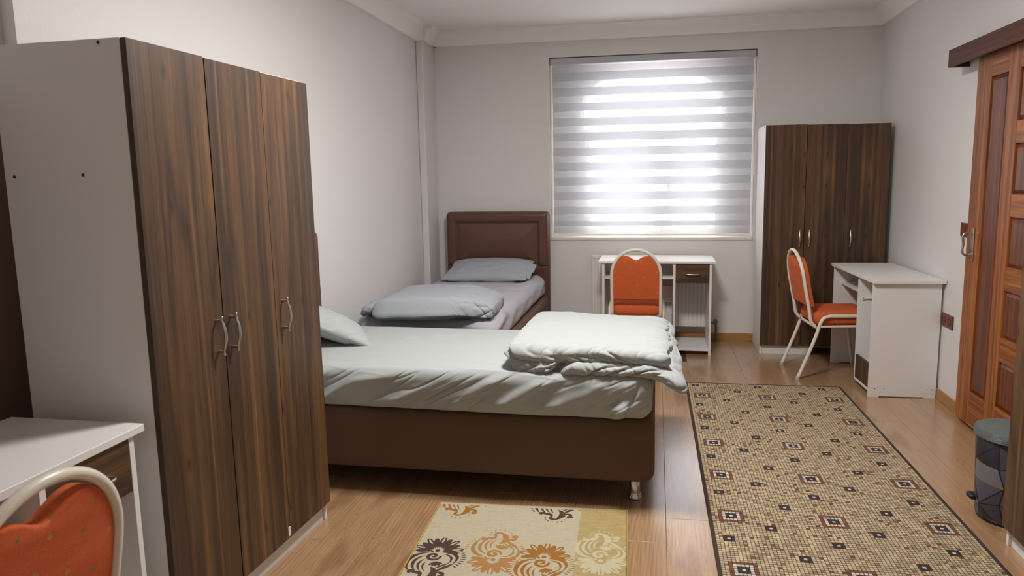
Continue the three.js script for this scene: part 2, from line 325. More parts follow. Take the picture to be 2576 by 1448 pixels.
{ // sliding door of mahogany with raised panels
  const X = 3.36, z0 = 1.85, z1 = 2.83, y0 = 0.02, y1 = 2.03, th = 0.038;
  const d = structGroup('door_1', 'reddish brown panelled sliding door on the right wall');
  const rows = [[0.222, 0.46], [0.583, 0.823], [0.943, 1.191], [1.304, 1.549], [1.659, 1.907]];
  const strips = [[2.012, 2.193], [2.31, 2.62]];
  // stiles and rails
  part('stile', box(X, X + th, y0, y1, z0, strips[0][0], 0.003, 1, 0.1), M.door, d);
  part('stile', box(X, X + th, y0, y1, strips[0][1], strips[1][0], 0.003, 1, 0.33), M.door, d);
  part('stile', box(X, X + th, y0, y1, strips[1][1], z1, 0.003, 1, 0.2), M.door, d);
  part('cross_rail', box(X, X + th, y0, 0.21, strips[0][0], strips[0][1], 0.003, 2), M.door, d);
  part('cross_rail', box(X, X + th, 1.905, y1, strips[0][0], strips[0][1], 0.003, 2), M.door, d);
  const ys = [y0, ...rows.flat(), y1];
  for (let i = 0; i < ys.length; i += 2) part('cross_rail', box(X, X + th, ys[i], ys[i + 1], strips[1][0], strips[1][1], 0.003, 2, i * 0.2), M.door, d);
  const raised = (za, zb, ya, yb) => {                    // raised panel: bevelled field inside a sunk margin
    const s = new THREE.Shape(); const m = 0.022; s.moveTo(za + m, ya + m); s.lineTo(zb - m, ya + m); s.lineTo(zb - m, yb - m); s.lineTo(za + m, yb - m); s.closePath();
    const g = new THREE.ExtrudeGeometry(s, { depth: 0.006, bevelEnabled: true, bevelSize: 0.018, bevelThickness: 0.01, bevelSegments: 1 });
    g.rotateY(-Math.PI / 2); g.translate(X + 0.02, 0, 0);   // shape x -> z, depth -> -x
    return [boxUV(g, 1, 0.21), box(X + 0.014, X + 0.034, ya, yb, za, zb, 0.001, 1, 0.4)];
  };
  part('panel', raised(...strips[0], 0.21, 1.905), M.doorDark, d);
  for (const [a, b] of rows) part('panel', raised(...strips[1], a, b), M.doorDark, d);
  // bow pull on an oval back plate
  const hx = X;
  const plate = new RoundedBoxGeometry(0.008, 0.185, 0.034, 3, 0.004); plate.translate(hx - 0.004, 1.022, 1.935);
  part('handle', [boxUVkeep(plate), tube([[hx, 1.08, 1.935], [hx - 0.04, 1.082, 1.935], [hx - 0.052, 1.07, 1.935], [hx - 0.05, 1.025, 1.935], [hx - 0.052, 0.975, 1.935], [hx - 0.04, 0.963, 1.935], [hx, 0.965, 1.935]], 0.0065, 40, 10), ...[1.08, 0.965].map(y => { const k = cyl(0.01, 0.013, 0.014, 16); k.rotateZ(Math.PI / 2); k.translate(hx - 0.013, y, 1.935); return k; })], M.chrome, d);
  const rail = thing('rail_cover', 'dark reddish wooden box covering the rail above the sliding door', 'rail cover', [0, 0, 0]);
  part('front_board', box(3.296, 3.314, 2.014, 2.1115, 1.61, 3.75, 0.002, 2), M.rail, rail);
  part('end_board', box(3.314, XR, 2.014, 2.1115, 1.61, 1.63, 0.002, 1), M.rail, rail);
  part('end_board', box(3.314, XR, 2.014, 2.1115, 3.73, 3.75, 0.002, 1), M.rail, rail);
  part('top_board', box(3.314, XR, 2.096, 2.1115, 1.63, 3.73, 0.002, 2), M.rail, rail);
  part('track', box(3.362, 3.396, 2.04, 2.07, 1.64, 3.72, 0.002, 2), M.grey, rail);
}

// ------------------------------------------------------------------ ceiling lamp (above the frame; it lights the room)
{
  const t = thing('ceiling_lamp', 'square white ceiling panel lamp above the middle bed', 'lamp', LAMP_AT), h = LAMP_SIDE / 2;
  part('frame', [box(-h - 0.02, h + 0.02, -0.035, 0, -h - 0.02, -h, 0.003), box(-h - 0.02, h + 0.02, -0.035, 0, h, h + 0.02, 0.003), box(-h - 0.02, -h, -0.035, 0, -h, h, 0.003), box(h, h + 0.02, -0.035, 0, -h, h, 0.003)], M.white, t);
  part('diffuser', box(-h, h, -0.03, -0.004, -h, h, 0.002), M.lampGlow, t);
  const L = new THREE.RectAreaLight(new THREE.Color(1, 0.975, 0.955), LAMP_LUM, LAMP_SIDE, LAMP_SIDE); L.position.set(LAMP_AT[0], LAMP_AT[1] - 0.04, LAMP_AT[2]); L.lookAt(LAMP_AT[0], 0, LAMP_AT[2]); scene.add(L);
}

// ------------------------------------------------------------------ wardrobes
const WW = 0.897, WH = 1.797;
function wardrobe(name, label, D, o = {}) {
  const t = thing(name, label, 'wardrobe', o.pos, o.turn, 'three-door walnut and white wardrobes');
  const tp = 0.018, f = -0.019;                            // carcass front behind the doors
  const pw = (x0, x1) => {
    const g = box(x0, x1, 0, WH, -D, f, 0.001);
    return g;
  };
  const sl = part('side_panel', pw(0, tp), M.white, t), sr = part('side_panel', pw(WW - tp, WW), M.white, t);
  const screw = (x, y, z) => { const s = new THREE.CylinderGeometry(0.0045, 0.0045, 0.002, 12); s.rotateZ(Math.PI / 2); s.translate(x, y, z); return s; };
  for (const [y, z] of [[1.787, -0.085], [1.783, -0.41], [1.437, -0.405], [1.439, -0.175]]) part('screw', screw(-0.0006, y, z), M.black, sl);
  part('top_panel', box(tp, WW - tp, WH - tp, WH, -D, f, 0.001, 0), M.white, t);
  part('bottom_panel', box(tp, WW - tp, 0.066, 0.066 + tp, -D, f, 0.001, 0), M.white, t);
  part('back_panel', box(tp, WW - tp, 0.066, WH - tp, -D, -D + 0.004, 0), M.board, t);
  part('divider', box(0.596, 0.614, 0.084, WH - tp, -D + 0.004, f - 0.002, 0.001), M.white, t);
  part('plinth', box(tp + 0.001, o.plinth || WW - tp - 0.001, 0, 0.066, f - 0.018, f - 0.01, 0.001, 0), M.white, t);
  const seams = [0, 0.3045, 0.594, WW], tops = [WH - 0.001, WH - 0.004, WH - 0.006], hx = [0.268, 0.338, 0.637];
  for (let i = 0; i < 3; i++) {
    const gaps = [0, 0.0022, 0.0008, 0], x0 = seams[i] + gaps[i], x1 = seams[i + 1] - gaps[i + 1];
    const d = part('door', box(x0, x1, 0.0765 - (i === 0 ? 0.003 : 0), tops[i], -0.018, 0, 0.0012, 1, (o.grain || 0) + i * 0.003, o.gv || 0), M.walnut, t);
    part('handle', handleGeo(hx[i], 0.93), M.chrome, d);
  }
  if (o.bumper) part('door_bumper', box(0.578, 0.592, 0.086, 0.122, 0.0005, 0.003, 0.0008), M.white, t);
  return t;
}
function handleGeo(x, y) {                                 // slim bow handle with flared ends on two posts
  const pts = [], rad = [];
  for (let i = 0; i <= 28; i++) { const s = i / 28 * 2 - 1, yy = s * 0.064; pts.push([yy, 0.018 + 0.014 * Math.cos(s * Math.PI / 2 * 1.1) + 0.006 * smooth(0.78, 1, Math.abs(s)) + (Math.abs(s) > 0.7 ? 0.001 : 0)]); rad.push(Math.abs(s) > 0.86 ? 0.0048 : 0.0036 + 0.0022 * Math.pow(Math.cos(s * Math.PI / 2), 1.5)); }
  const R = 8, pos = [], idx = [];
  pts.forEach(([yy, z], i) => { for (let k = 0; k < R; k++) { const a = k / R * Math.PI * 2; pos.push(x + Math.cos(a) * rad[i] * 1.15, y + yy, z + Math.sin(a) * rad[i] * 0.8); } });
  for (let i = 0; i < 28; i++) for (let k = 0; k < R; k++) { const a = i * R + k, b = i * R + (k + 1) % R, c = a + R, d = b + R; idx.push(a, b, c, b, d, c); }
  for (const [i0, fl] of [[0, 1], [28, 0]]) for (let k = 1; k < R - 1; k++) fl ? idx.push(i0 * R, i0 * R + k + 1, i0 * R + k) : idx.push(i0 * R, i0 * R + k, i0 * R + k + 1);
  const g = new THREE.BufferGeometry(); g.setAttribute('position', new THREE.Float32BufferAttribute(pos, 3)); g.setIndex(idx); g.computeVertexNormals(); boxUVkeep(g);
  const posts = [-0.05, 0.05].map(dy => { const c = cyl(0.0045, 0.0055, 0.022, 12); c.rotateX(Math.PI / 2); c.translate(x, y + dy, 0.011); return c; });
  return merge([g, ...posts]);
}
{
  const tA = -0.0405;
  wardrobe('wardrobe', 'tall walnut wardrobe in the left foreground beside the near bed', 0.438, { pos: [0.293 + WW * Math.sin(tA), 0, 3.494 + WW * Math.cos(tA)], turn: Math.PI / 2 + tA, bumper: true });
  wardrobe('wardrobe', 'dark walnut wardrobe against the far wall right of the window', 0.425, { pos: [2.4645, 0, 0.461], plinth: 0.39, grain: 0.31, gv: 0.4 });
  wardrobe('wardrobe', 'walnut wardrobe cut off at the right edge beside the trash bin', 0.42, { pos: [2.953, 0, 3.322], turn: -Math.PI / 2, grain: 0.12, gv: 0.9 });
  const b = thing('wooden_board', 'dark brown wooden board standing behind the large left wardrobe', 'board', [-0.352, 0, 4.2]);
  part('panel', box(-0.009, 0.009, 0, 1.7, -0.6, 0.65, 0.002, 1), M.walnutDark, b);
}

// ------------------------------------------------------------------ desks
function desk(label, o) {
  const t = thing('desk', label, 'desk', o.pos, o.turn, 'white student desks with walnut drawers');
  const L = 0.92, H = 0.758, D = 0.427, tk = 0.018, F = -0.012;
  part('desktop', box(0, L, H - 0.022, H, -D, 0, 0.0025, 0), M.white, t);
  const side = (x) => {                                     // panel with a cut-out between two feet
    const s = new THREE.Shape(); s.moveTo(F, 0); s.lineTo(F, H - 0.022); s.lineTo(-D + 0.012, H - 0.022); s.lineTo(-D + 0.012, 0); s.lineTo(-D + 0.08, 0); s.lineTo(-D + 0.085, 0.006); s.lineTo(F - 0.065, 0.006); s.lineTo(F - 0.06, 0); s.closePath();
    const g = new THREE.ExtrudeGeometry(s, { depth: tk - 0.002, bevelEnabled: true, bevelSize: 0.0008, bevelThickness: 0.001, bevelSegments: 1 });
    g.rotateY(-Math.PI / 2); g.translate(x + tk - 0.001, 0, 0);
    // shape x runs along local z after the turn
    return boxUV(g);
  };
  const l = part('side_panel', side(0.03), M.white, t), r = part('side_panel', side(0.872), M.white, t);
  part('divider_panel', box(0.592, 0.61, 0.04, H - 0.022, -D + 0.012, F, 0.001), M.white, t);
  if (o.screws) for (const z of [-0.05, -0.105, -0.363, -0.39]) { const s = new THREE.CylinderGeometry(0.003, 0.003, 0.0016, 10); s.rotateZ(Math.PI / 2); s.translate(0.8903, 0.056, z); part('screw', s, M.black, r); }
  part('shelf', box(0.048, 0.592, 0.606, 0.622, -D + 0.03, F - 0.05, 0.001, 0), M.white, t);
  part('bottom_shelf', box(0.61, 0.872, 0.035, 0.053, -D + 0.012, F, 0.001, 0), M.white, t);
  part('brace', box(0.048, 0.592, 0.36, 0.5, -D + 0.014, -D + 0.03, 0.001, 0), M.white, t);
  if (o.top) {
    const d = part('drawer', box(0.611, 0.871, 0.583, H - 0.024, F - 0.018, F, 0.0012, 0, 0.2), M.walnut, t);
    const bow = tube([[0.69, 0.655, F], [0.692, 0.655, F + 0.02], [0.71, 0.655, F + 0.026], [0.775, 0.655, F + 0.026], [0.793, 0.655, F + 0.02], [0.795, 0.655, F]], 0.0048, 24, 8);
    part('handle', bow, M.chrome, d);
    part('drawer_box', [box(0.618, 0.63, 0.6, 0.72, -0.38, F - 0.018, 0), box(0.852, 0.864, 0.6, 0.72, -0.38, F - 0.018, 0), box(0.63, 0.852, 0.6, 0.606, -0.38, F - 0.018, 0)], M.white, t);
  } else {
    const hook = tube([[0.612, 0.594, -0.05], [0.618, 0.594, -0.06], [0.618, 0.594, -0.19]], 0.004, 16, 8);
    const ring = new THREE.TorusGeometry(0.009, 0.0035, 8, 20); ring.rotateY(Math.PI / 2); ring.translate(0.616, 0.594, -0.045);
    part('drawer_runner', [hook, ring, box(0.611, 0.617, 0.586, 0.602, -0.36, -0.06, 0.001)], M.whiteEdge, t);
  }
  if (o.low) {
    part('drawer', box(0.611, 0.871, 0.054, 0.212, F - 0.016, F, 0.0012, 1, 0.5), M.walnut, t);
    part('drawer_box', [box(0.618, 0.63, 0.058, 0.17, -0.38, F - 0.017, 0), box(0.852, 0.864, 0.058, 0.17, -0.38, F - 0.017, 0), box(0.63, 0.852, 0.058, 0.064, -0.38, F - 0.017, 0)], M.white, t);
  }
  if (o.inner) part('inner_shelf', box(0.61, 0.872, 0.5, 0.516, -D + 0.012, F - 0.02, 0.001, 0), M.white, t);
  return t;
}
desk('small white desk under the window with one walnut top drawer', { pos: [1.185, 0, 0.56], top: true });
{
  const t = 0.0368;
  desk('white desk along the right wall with an open drawer bay and low walnut drawer', { pos: [3.404 - 0.4272 * Math.cos(t) - 0.92 * Math.sin(t), 0, 1.5125 - 0.92 * Math.cos(t) + 0.4272 * Math.sin(t)], turn: -Math.PI / 2 + t, low: true, screws: true });
}
desk('white desk in the near left corner behind the cut-off orange chair', { pos: [0.252, 0, 5.366], turn: Math.PI / 2, top: true });

// ------------------------------------------------------------------ banquet chairs
const lean = (y) => { const P = [[0.36, 0.11], [0.4, 0.088], [0.49, 0.07], [0.656, 0.036], [0.848, 0.004], [0.92, -0.006]]; for (let i = 0; i < P.length - 1; i++) if (y <= P[i + 1][0]) return lerp(P[i][1], P[i + 1][1], clamp((y - P[i][0]) / (P[i + 1][0] - P[i][0]), -1, 1)); return P[P.length - 1][1]; };
function makeChair(label, pos, turn) {
  const t = thing('banquet_chair', label, 'chair', pos, turn, 'orange banquet chairs with cream tube frames');
  const R = 0.0122, w = 0.18;
  const bp = []; bp.push([-w, 0.372, 0.112]); for (const y of [0.4, 0.5, 0.6, 0.68]) bp.push([-w, y, lean(y)]);
  for (let i = 0; i <= 16; i++) { const a = Math.PI * (1 - i / 16), y = 0.7 + 0.19 * Math.sin(a); bp.push([w * Math.cos(a) , y, lean(y)]); }
  for (const y of [0.68, 0.6, 0.5, 0.4]) bp.push([w, y, lean(y)]); bp.push([w, 0.372, 0.112]);
  part('back_frame', tube(bp, R, 120, 12), M.frame, t);
  for (const s of [-1, 1]) {
    const x = s * 0.2;
    const rear = part('leg', tube([[x, 0.012, 0.004], [x, 0.16, 0.062], [x, 0.32, 0.12], [x, 0.395, 0.142], [x, 0.434, 0.166], [x, 0.447, 0.21]], R, 40, 12), M.frame, t);
    const front = part('leg', tube([[x, 0.012, 0.515], [x, 0.2, 0.486], [x, 0.36, 0.462], [x, 0.415, 0.45], [x, 0.44, 0.425], [x, 0.447, 0.39]], R, 40, 12), M.frame, t);
    part('seat_rail', tube([[x, 0.447, 0.21], [x, 0.447, 0.3], [x, 0.447, 0.39]], R, 10, 12), M.frame, t);
    part('lower_bar', tube([[x, 0.372, 0.138], [x * 0.98, 0.374, 0.3], [x, 0.376, 0.458]], R * 0.72, 12, 10), M.frame, t);
    for (const [z, leg] of [[0.002, rear], [0.517, front]]) { const c = cyl(0.0145, 0.015, 0.022, 16); c.translate(x, 0.011, z); part('foot_cap', c, M.rubber, leg); }
  }
  part('cross_bar', tube([[-0.2, 0.356, 0.132], [0, 0.356, 0.132], [0.2, 0.356, 0.132]], R * 0.9, 8, 10), M.frame, t);
  part('cross_bar', tube([[-0.2, 0.372, 0.455], [0, 0.372, 0.455], [0.2, 0.372, 0.455]], R * 0.72, 8, 10), M.frame, t);
  const seat = softBox(0.378, 0.098, 0.42, [0.05, 0.042, 0.05], 26, 8, 28, (p) => { const e = Math.max(Math.abs(p.x) / 0.19, Math.abs(p.z) / 0.21); if (p.y > 0) p.y += 0.016 * (1 - e * e); if (p.z < 0) p.x *= 1 - 0.05 * Math.pow(-p.z / 0.21, 2); });
  seat.translate(0, 0.42, 0.318);
  part('seat', seat, M.orange, t);
  // upholstered back with a heart-shaped dip at its top
  const s = new THREE.Shape(), bw = 0.164, yb = 0.515;
  s.moveTo(-bw, yb); s.lineTo(bw, yb); s.lineTo(bw, 0.69);
  s.bezierCurveTo(bw, 0.775, 0.118, 0.832, 0.088, 0.836); s.bezierCurveTo(0.05, 0.838, 0.028, 0.806, 0, 0.802);
  s.bezierCurveTo(-0.028, 0.806, -0.05, 0.838, -0.088, 0.836); s.bezierCurveTo(-0.118, 0.832, -bw, 0.775, -bw, 0.69); s.closePath();
  let g = new THREE.ExtrudeGeometry(s, { depth: 0.03, bevelEnabled: true, bevelSize: 0.007, bevelThickness: 0.01, bevelSegments: 4, curveSegments: 14, steps: 1 });
  g = densify(g, 0.06);
  const p = g.attributes.position; for (let i = 0; i < p.count; i++) { const y = p.getY(i), z = p.getZ(i); p.setZ(i, z * 1.0 + lean(y) + 0.004); }
  g.computeVertexNormals();
  part('backrest', toCreasedNormals(boxUV(g, 1, 0.03, 0.02), 0.7), M.orangeBack, t);
  return t;
}
function densify(g, max) {                                  // split long triangles so a bent panel bends
  g = g.index ? g.toNonIndexed() : g; let tris = []; const p = g.attributes.position;
  for (let i = 0; i < p.count; i += 3) tris.push([0, 1, 2].map(k => [p.getX(i + k), p.getY(i + k), p.getZ(i + k)]));
  for (let pass = 0; pass < 4; pass++) {
    const out = [];
    for (const t of tris) {
      const d = (a, b) => Math.abs(a[1] - b[1]); const L = [d(t[0], t[1]), d(t[1], t[2]), d(t[2], t[0])], m = L.indexOf(Math.max(...L));
      if (L[m] < max) { out.push(t); continue; }
      const a = t[m], b = t[(m + 1) % 3], c = t[(m + 2) % 3], h = a.map((v, k) => (v + b[k]) / 2); out.push([a, h, c], [h, b, c]);
    }
    tris = out;
  }
  const q = new THREE.BufferGeometry(); q.setAttribute('position', new THREE.Float32BufferAttribute(tris.flat(2), 3)); return q;
}
makeChair('orange chair seen from behind at the desk under the window', [1.497, 0, 0.985], Math.PI);
makeChair('orange chair seen from the side at the desk on the right wall', [2.604, 0, 0.94], Math.PI / 2 + 0.097);
makeChair('orange chair cut off in the near left corner, seen from behind', [0.572, 0, 5.07], -Math.PI / 2);

// ------------------------------------------------------------------ beds
const wob = (a, b, f, g) => fbm(a * f + 31.7, b * g + 12.9, 3) - 0.5;
function headboardGeo(w, y0, y1, th) {                      // padded frame round a padded panel, plain foot
  const h = y1 - y0, seamY = 0.66, m = 0.098;
  const g = softBox(w, h, th, [0.045, 0.045, 0.03], 110, 130, 6, (p, n) => {
    if (n.z < 0.5) return;
    const X = w / 2 - Math.abs(p.x), Yt = h / 2 - p.y, ylow = (p.y + h / 2 + y0) - seamY;
    let z = 0;
    if (ylow > 0) {
      const e = Math.min(X, Yt), inX = X - m, inT = Yt - m;
      const border = Math.min(inX, inT);                    // >0 inside the panel
      if (border < 0) z = 0.012 * Math.sqrt(clamp(1 - Math.pow((e - m / 2) / (m / 2), 2)));
      else z = -0.008 + 0.02 * Math.pow(smooth(0, 0.16, Math.min(border, ylow)), 0.7);
      z -= 0.008 * Math.exp(-Math.pow(border / 0.006, 2));
      z += 0.0016 * (noise(p.x * 30 + 4, p.y * 30) - 0.5);
    }
    z -= 0.008 * Math.exp(-Math.pow(ylow / 0.005, 2));
    p.z += z;
  });
  g.translate(0, (y0 + y1) / 2, 0); return g;
}
function footGeo(x, z) {
  const pr = [[0.0001, 0], [0.03, 0], [0.032, 0.005], [0.03, 0.014], [0.024, 0.023], [0.0225, 0.03], [0.0225, 0.1], [0.0001, 0.1]].map(q => new THREE.Vector2(...q));
  const g = new THREE.LatheGeometry(pr, 24); g.translate(x, 0, z); return g;
}
// bed under the window wall: head at the back wall
{
  const t = thing('bed', 'brown single bed with its leather headboard against the window wall', 'bed', [0.257, 0, 0], 0, 'brown upholstered single beds');
  const base = softBox(0.93, 0.3, 1.96, [0.03, 0.03, 0.04], 40, 10, 60); base.translate(0, 0.25, 1.13); part('base', base, M.suede, t);
  const hb = headboardGeo(0.93, 0.1, 1.139, 0.1); hb.translate(0, 0, 0.085); part('headboard', hb, M.leather, t);
  for (const x of [-0.38, 0.38]) for (const z of [0.25, 2.0]) part('leg', footGeo(x, z), M.steel, t);
}
// near bed: head at the left wall
{
  const t = thing('bed', 'brown single bed in the middle with its foot towards the patterned runner', 'bed', [XL, 0, 2.755], 0, 'brown upholstered single beds');
  const base = softBox(1.925, 0.3, 0.95, [0.06, 0.05, 0.06], 80, 12, 40, (p, n) => { p.z += n.z * 0.004 * wob(p.x, p.y, 3, 8); });
  base.translate(0.0875 + 1.925 / 2, 0.25, 0); part('base', base, M.suede, t);
  const hb = headboardGeo(0.93, 0.1, 1.139, 0.07); hb.rotateY(Math.PI / 2); hb.translate(0.038, 0, 0.035); part('headboard', hb, M.leather, t);
  for (const x of [0.2, 1.927]) for (const z of [-0.37, 0.37]) part('leg', footGeo(x, z), M.steel, t);
}
// mattresses in fitted sheets
{
  const w = 1.915, h = 0.185, d = 0.955;
  const g = softBox(w, h, d, [0.07, 0.05, 0.04], 420, 46, 150, (p, n) => {
    const f = clamp(n.z), e = clamp(n.x), up = clamp(n.y), yy = (p.y + h / 2) / h, u = p.x + w / 2;
    // slanted drag folds on the long side
    const q = u * 0.62 - p.y * 1.55 * 0.8, al = u * 0.5 + p.y;
    const q1 = q * 15 + 2.0 * wob(q, al, 3, 2);
    let fold = Math.pow(0.5 + 0.5 * Math.sin(q1 * 2.6 + 5 * wob(u, p.y, 2.2, 1)), 2.2) * (0.35 + 1.3 * noise(u * 3 + 8, 3.3));
    fold *= smooth(1.02, 0.72, yy) * smooth(-0.05, 0.3, yy);
    p.z += f * (0.014 * fold - 0.006 * Math.pow(clamp(1 - Math.abs(fbm(q * 16, al * 3, 2) - 0.5) * 7), 2) + 0.007 * wob(u, p.y, 5, 9) - 0.01 * Math.pow(clamp(1 - yy * 3), 2));
    // puckered corner at the foot end
    const cx = u - 1.79, cy = p.y + 0.045;
    const pk = Math.exp(-(cx * cx / 0.006 + cy * cy / 0.0045));
    p.z += f * 0.02 * pk * Math.sin(cx * 34 - cy * 60 + 1);
    const pl = Math.abs((u - 1.835) - (p.y) * 0.42);
    p.z -= f * 0.008 * Math.exp(-pl * pl / 0.00006) * smooth(-0.09, 0, p.y + 0.07);
    p.z += f * 0.011 * Math.exp(-Math.pow((u - 1.8) - p.y * 0.42, 2) / 0.0006);
    if (f > 0.5) p.y -= 0.008 * smooth(0.25, 0, yy) * (0.4 + 1.5 * smooth(0.4, 1.5, u));
    p.x += e * 0.006 * wob(p.z, p.y, 6, 8);
    // flat creases on top
    const wr = wob(u * 0.7 + p.z * 0.3, p.z - u * 0.12, 2.2, 9);
    p.y += up * (0.006 * wob(u, p.z, 3, 5) + 0.004 * Math.exp(-wr * wr / 0.0009) * smooth(0.9, 0.2, Math.abs(wob(u, p.z, 1.3, 1.7)) * 4));
    p.y += up * -0.012 * smooth(0.1, 0.48, -p.z);
  });
  g.translate(XL + 0.0875 + w / 2, 0.49, 2.76);
  const m = new THREE.Mesh(g, M.sheetLight); m.name = numbered('mattress'); m.userData = { label: 'mattress in a pale grey fitted sheet on the middle bed', category: 'mattress', group: 'mattresses in fitted sheets' }; scene.add(m);
}
{
  const w = 0.912, h = 0.185, d = 1.95;
  const g = softBox(w, h, d, [0.09, 0.07, 0.07], 110, 26, 260, (p, n) => {
    const s = clamp(n.x), f = clamp(n.z), up = clamp(n.y), v = p.z;
    const q = v * 5 + p.y * 14; const fold = Math.sin(q * 3 + 6 * wob(v, p.y, 2, 3));
    p.x += s * (0.012 * fold * noise(v * 3, 7.7) + 0.008 * wob(v, p.y, 4, 7));
    if (n.x > 0.3) p.y -= 0.03 * smooth(0, -0.09, p.y) * noise(v * 2.2, 1.1);
    p.z += f * (0.014 * Math.sin((p.x * 5 + p.y * 12) * 3.2 + 5 * wob(p.x, p.y, 3, 3)) * smooth(0.1, -0.03, p.y));
    p.y += up * (0.009 * wob(p.x * 1.0 + v * 0.3, v, 6, 5) + 0.006 * Math.sin((p.x + v * 0.7) * 22 + 6 * wob(p.x, v, 3, 3)) * smooth(0.1, 0.45, p.x));
  });
  g.translate(0.238, 0.49, 1.12);
  const m = new THREE.Mesh(g, M.sheetLilac); m.name = numbered('mattress'); m.userData = { label: 'mattress in a mauve grey fitted sheet below the leather headboard at the window wall', category: 'mattress', group: 'mattresses in fitted sheets' }; scene.add(m);
}
// pillows
function pillowGeo(w, d, th, seed) {
  const N = 90, Mx = 64, pos = [], idx = [];
  const prof = (u, v) => Math.pow(clamp(1 - Math.pow(Math.abs(u), 2.6)), 0.55) * Math.pow(clamp(1 - Math.pow(Math.abs(v), 2.6)), 0.55);
  for (const s of [1, -1]) for (let j = 0; j <= Mx; j++) for (let i = 0; i <= N; i++) {
    const u = i / N * 2 - 1, v = j / Mx * 2 - 1, k = prof(u, v);
    const pin = 1 - 0.06 * (1 - Math.abs(u * v)) * (Math.max(Math.abs(u), Math.abs(v)));
    const wr = 0.007 * (fbm(u * 5 + seed + v * 3, v * 5 + seed, 3) - 0.5) + 0.007 * Math.pow(Math.max(Math.abs(u), Math.abs(v)), 3) * (fbm(Math.atan2(v, u) * 5 + seed, seed, 2) - 0.5);
    const cs = Math.pow(clamp(1 - Math.abs(fbm(u * 2.2 + v * 1.4 + seed, v * 1.3 - u * 0.5 + s, 2) - 0.5) * 8), 2) * (0.3 + Math.max(Math.abs(u), Math.abs(v)));
    pos.push(u * w / 2 * pin, s * (th / 2 * k + (wr - 0.007 * cs) * smooth(0.02, 0.3, k)), v * d / 2 * pin);
  }
  const S = (N + 1) * (Mx + 1);
  for (const [o, f] of [[0, 0], [S, 1]]) for (let j = 0; j < Mx; j++) for (let i = 0; i < N; i++) { const a = o + j * (N + 1) + i, b = a + 1, c = a + N + 1, e = c + 1; f ? idx.push(a, b, c, b, e, c) : idx.push(a, c, b, b, c, e); }
  let g = new THREE.BufferGeometry(); g.setAttribute('position', new THREE.Float32BufferAttribute(pos, 3)); g.setIndex(idx);
  g = mergeVertices(g, 1e-5); boxUVkeep(g); g.computeVertexNormals(); return g;
}
{
  const t = thing('pillow', 'flat grey pillow below the leather headboard at the window wall', 'pillow', [0.243, 0.655, 0.4], 0.02, 'grey pillows');
  const g = pillowGeo(0.72, 0.5, 0.15, 3); g.rotateX(0.2); part('pillow_case', g, M.sheetGrey, t);
  const fl = softBox(0.1, 0.02, 0.3, 0.0095, 16, 4, 30, (p) => { p.y += 0.018 * Math.sin(p.z * 38) * (p.x + 0.05) * 8 + 0.01 * wob(p.x, p.z, 20, 20); }); fl.rotateX(0.2); fl.rotateZ(-0.25); fl.translate(0.335, 0.0, 0.02); part('pillow_flap', fl, M.sheetGrey, t);
}
{
  const t = thing('pillow', 'pale pillow propped at the left end of the middle bed, half hidden by the wardrobe', 'pillow', [-0.08, 0.682, 2.74], 0, 'grey pillows');
  const g = pillowGeo(0.5, 0.42, 0.13, 9); g.rotateZ(-0.46); g.rotateY(0.5); part('pillow_case', g, M.sheetLight, t);
}
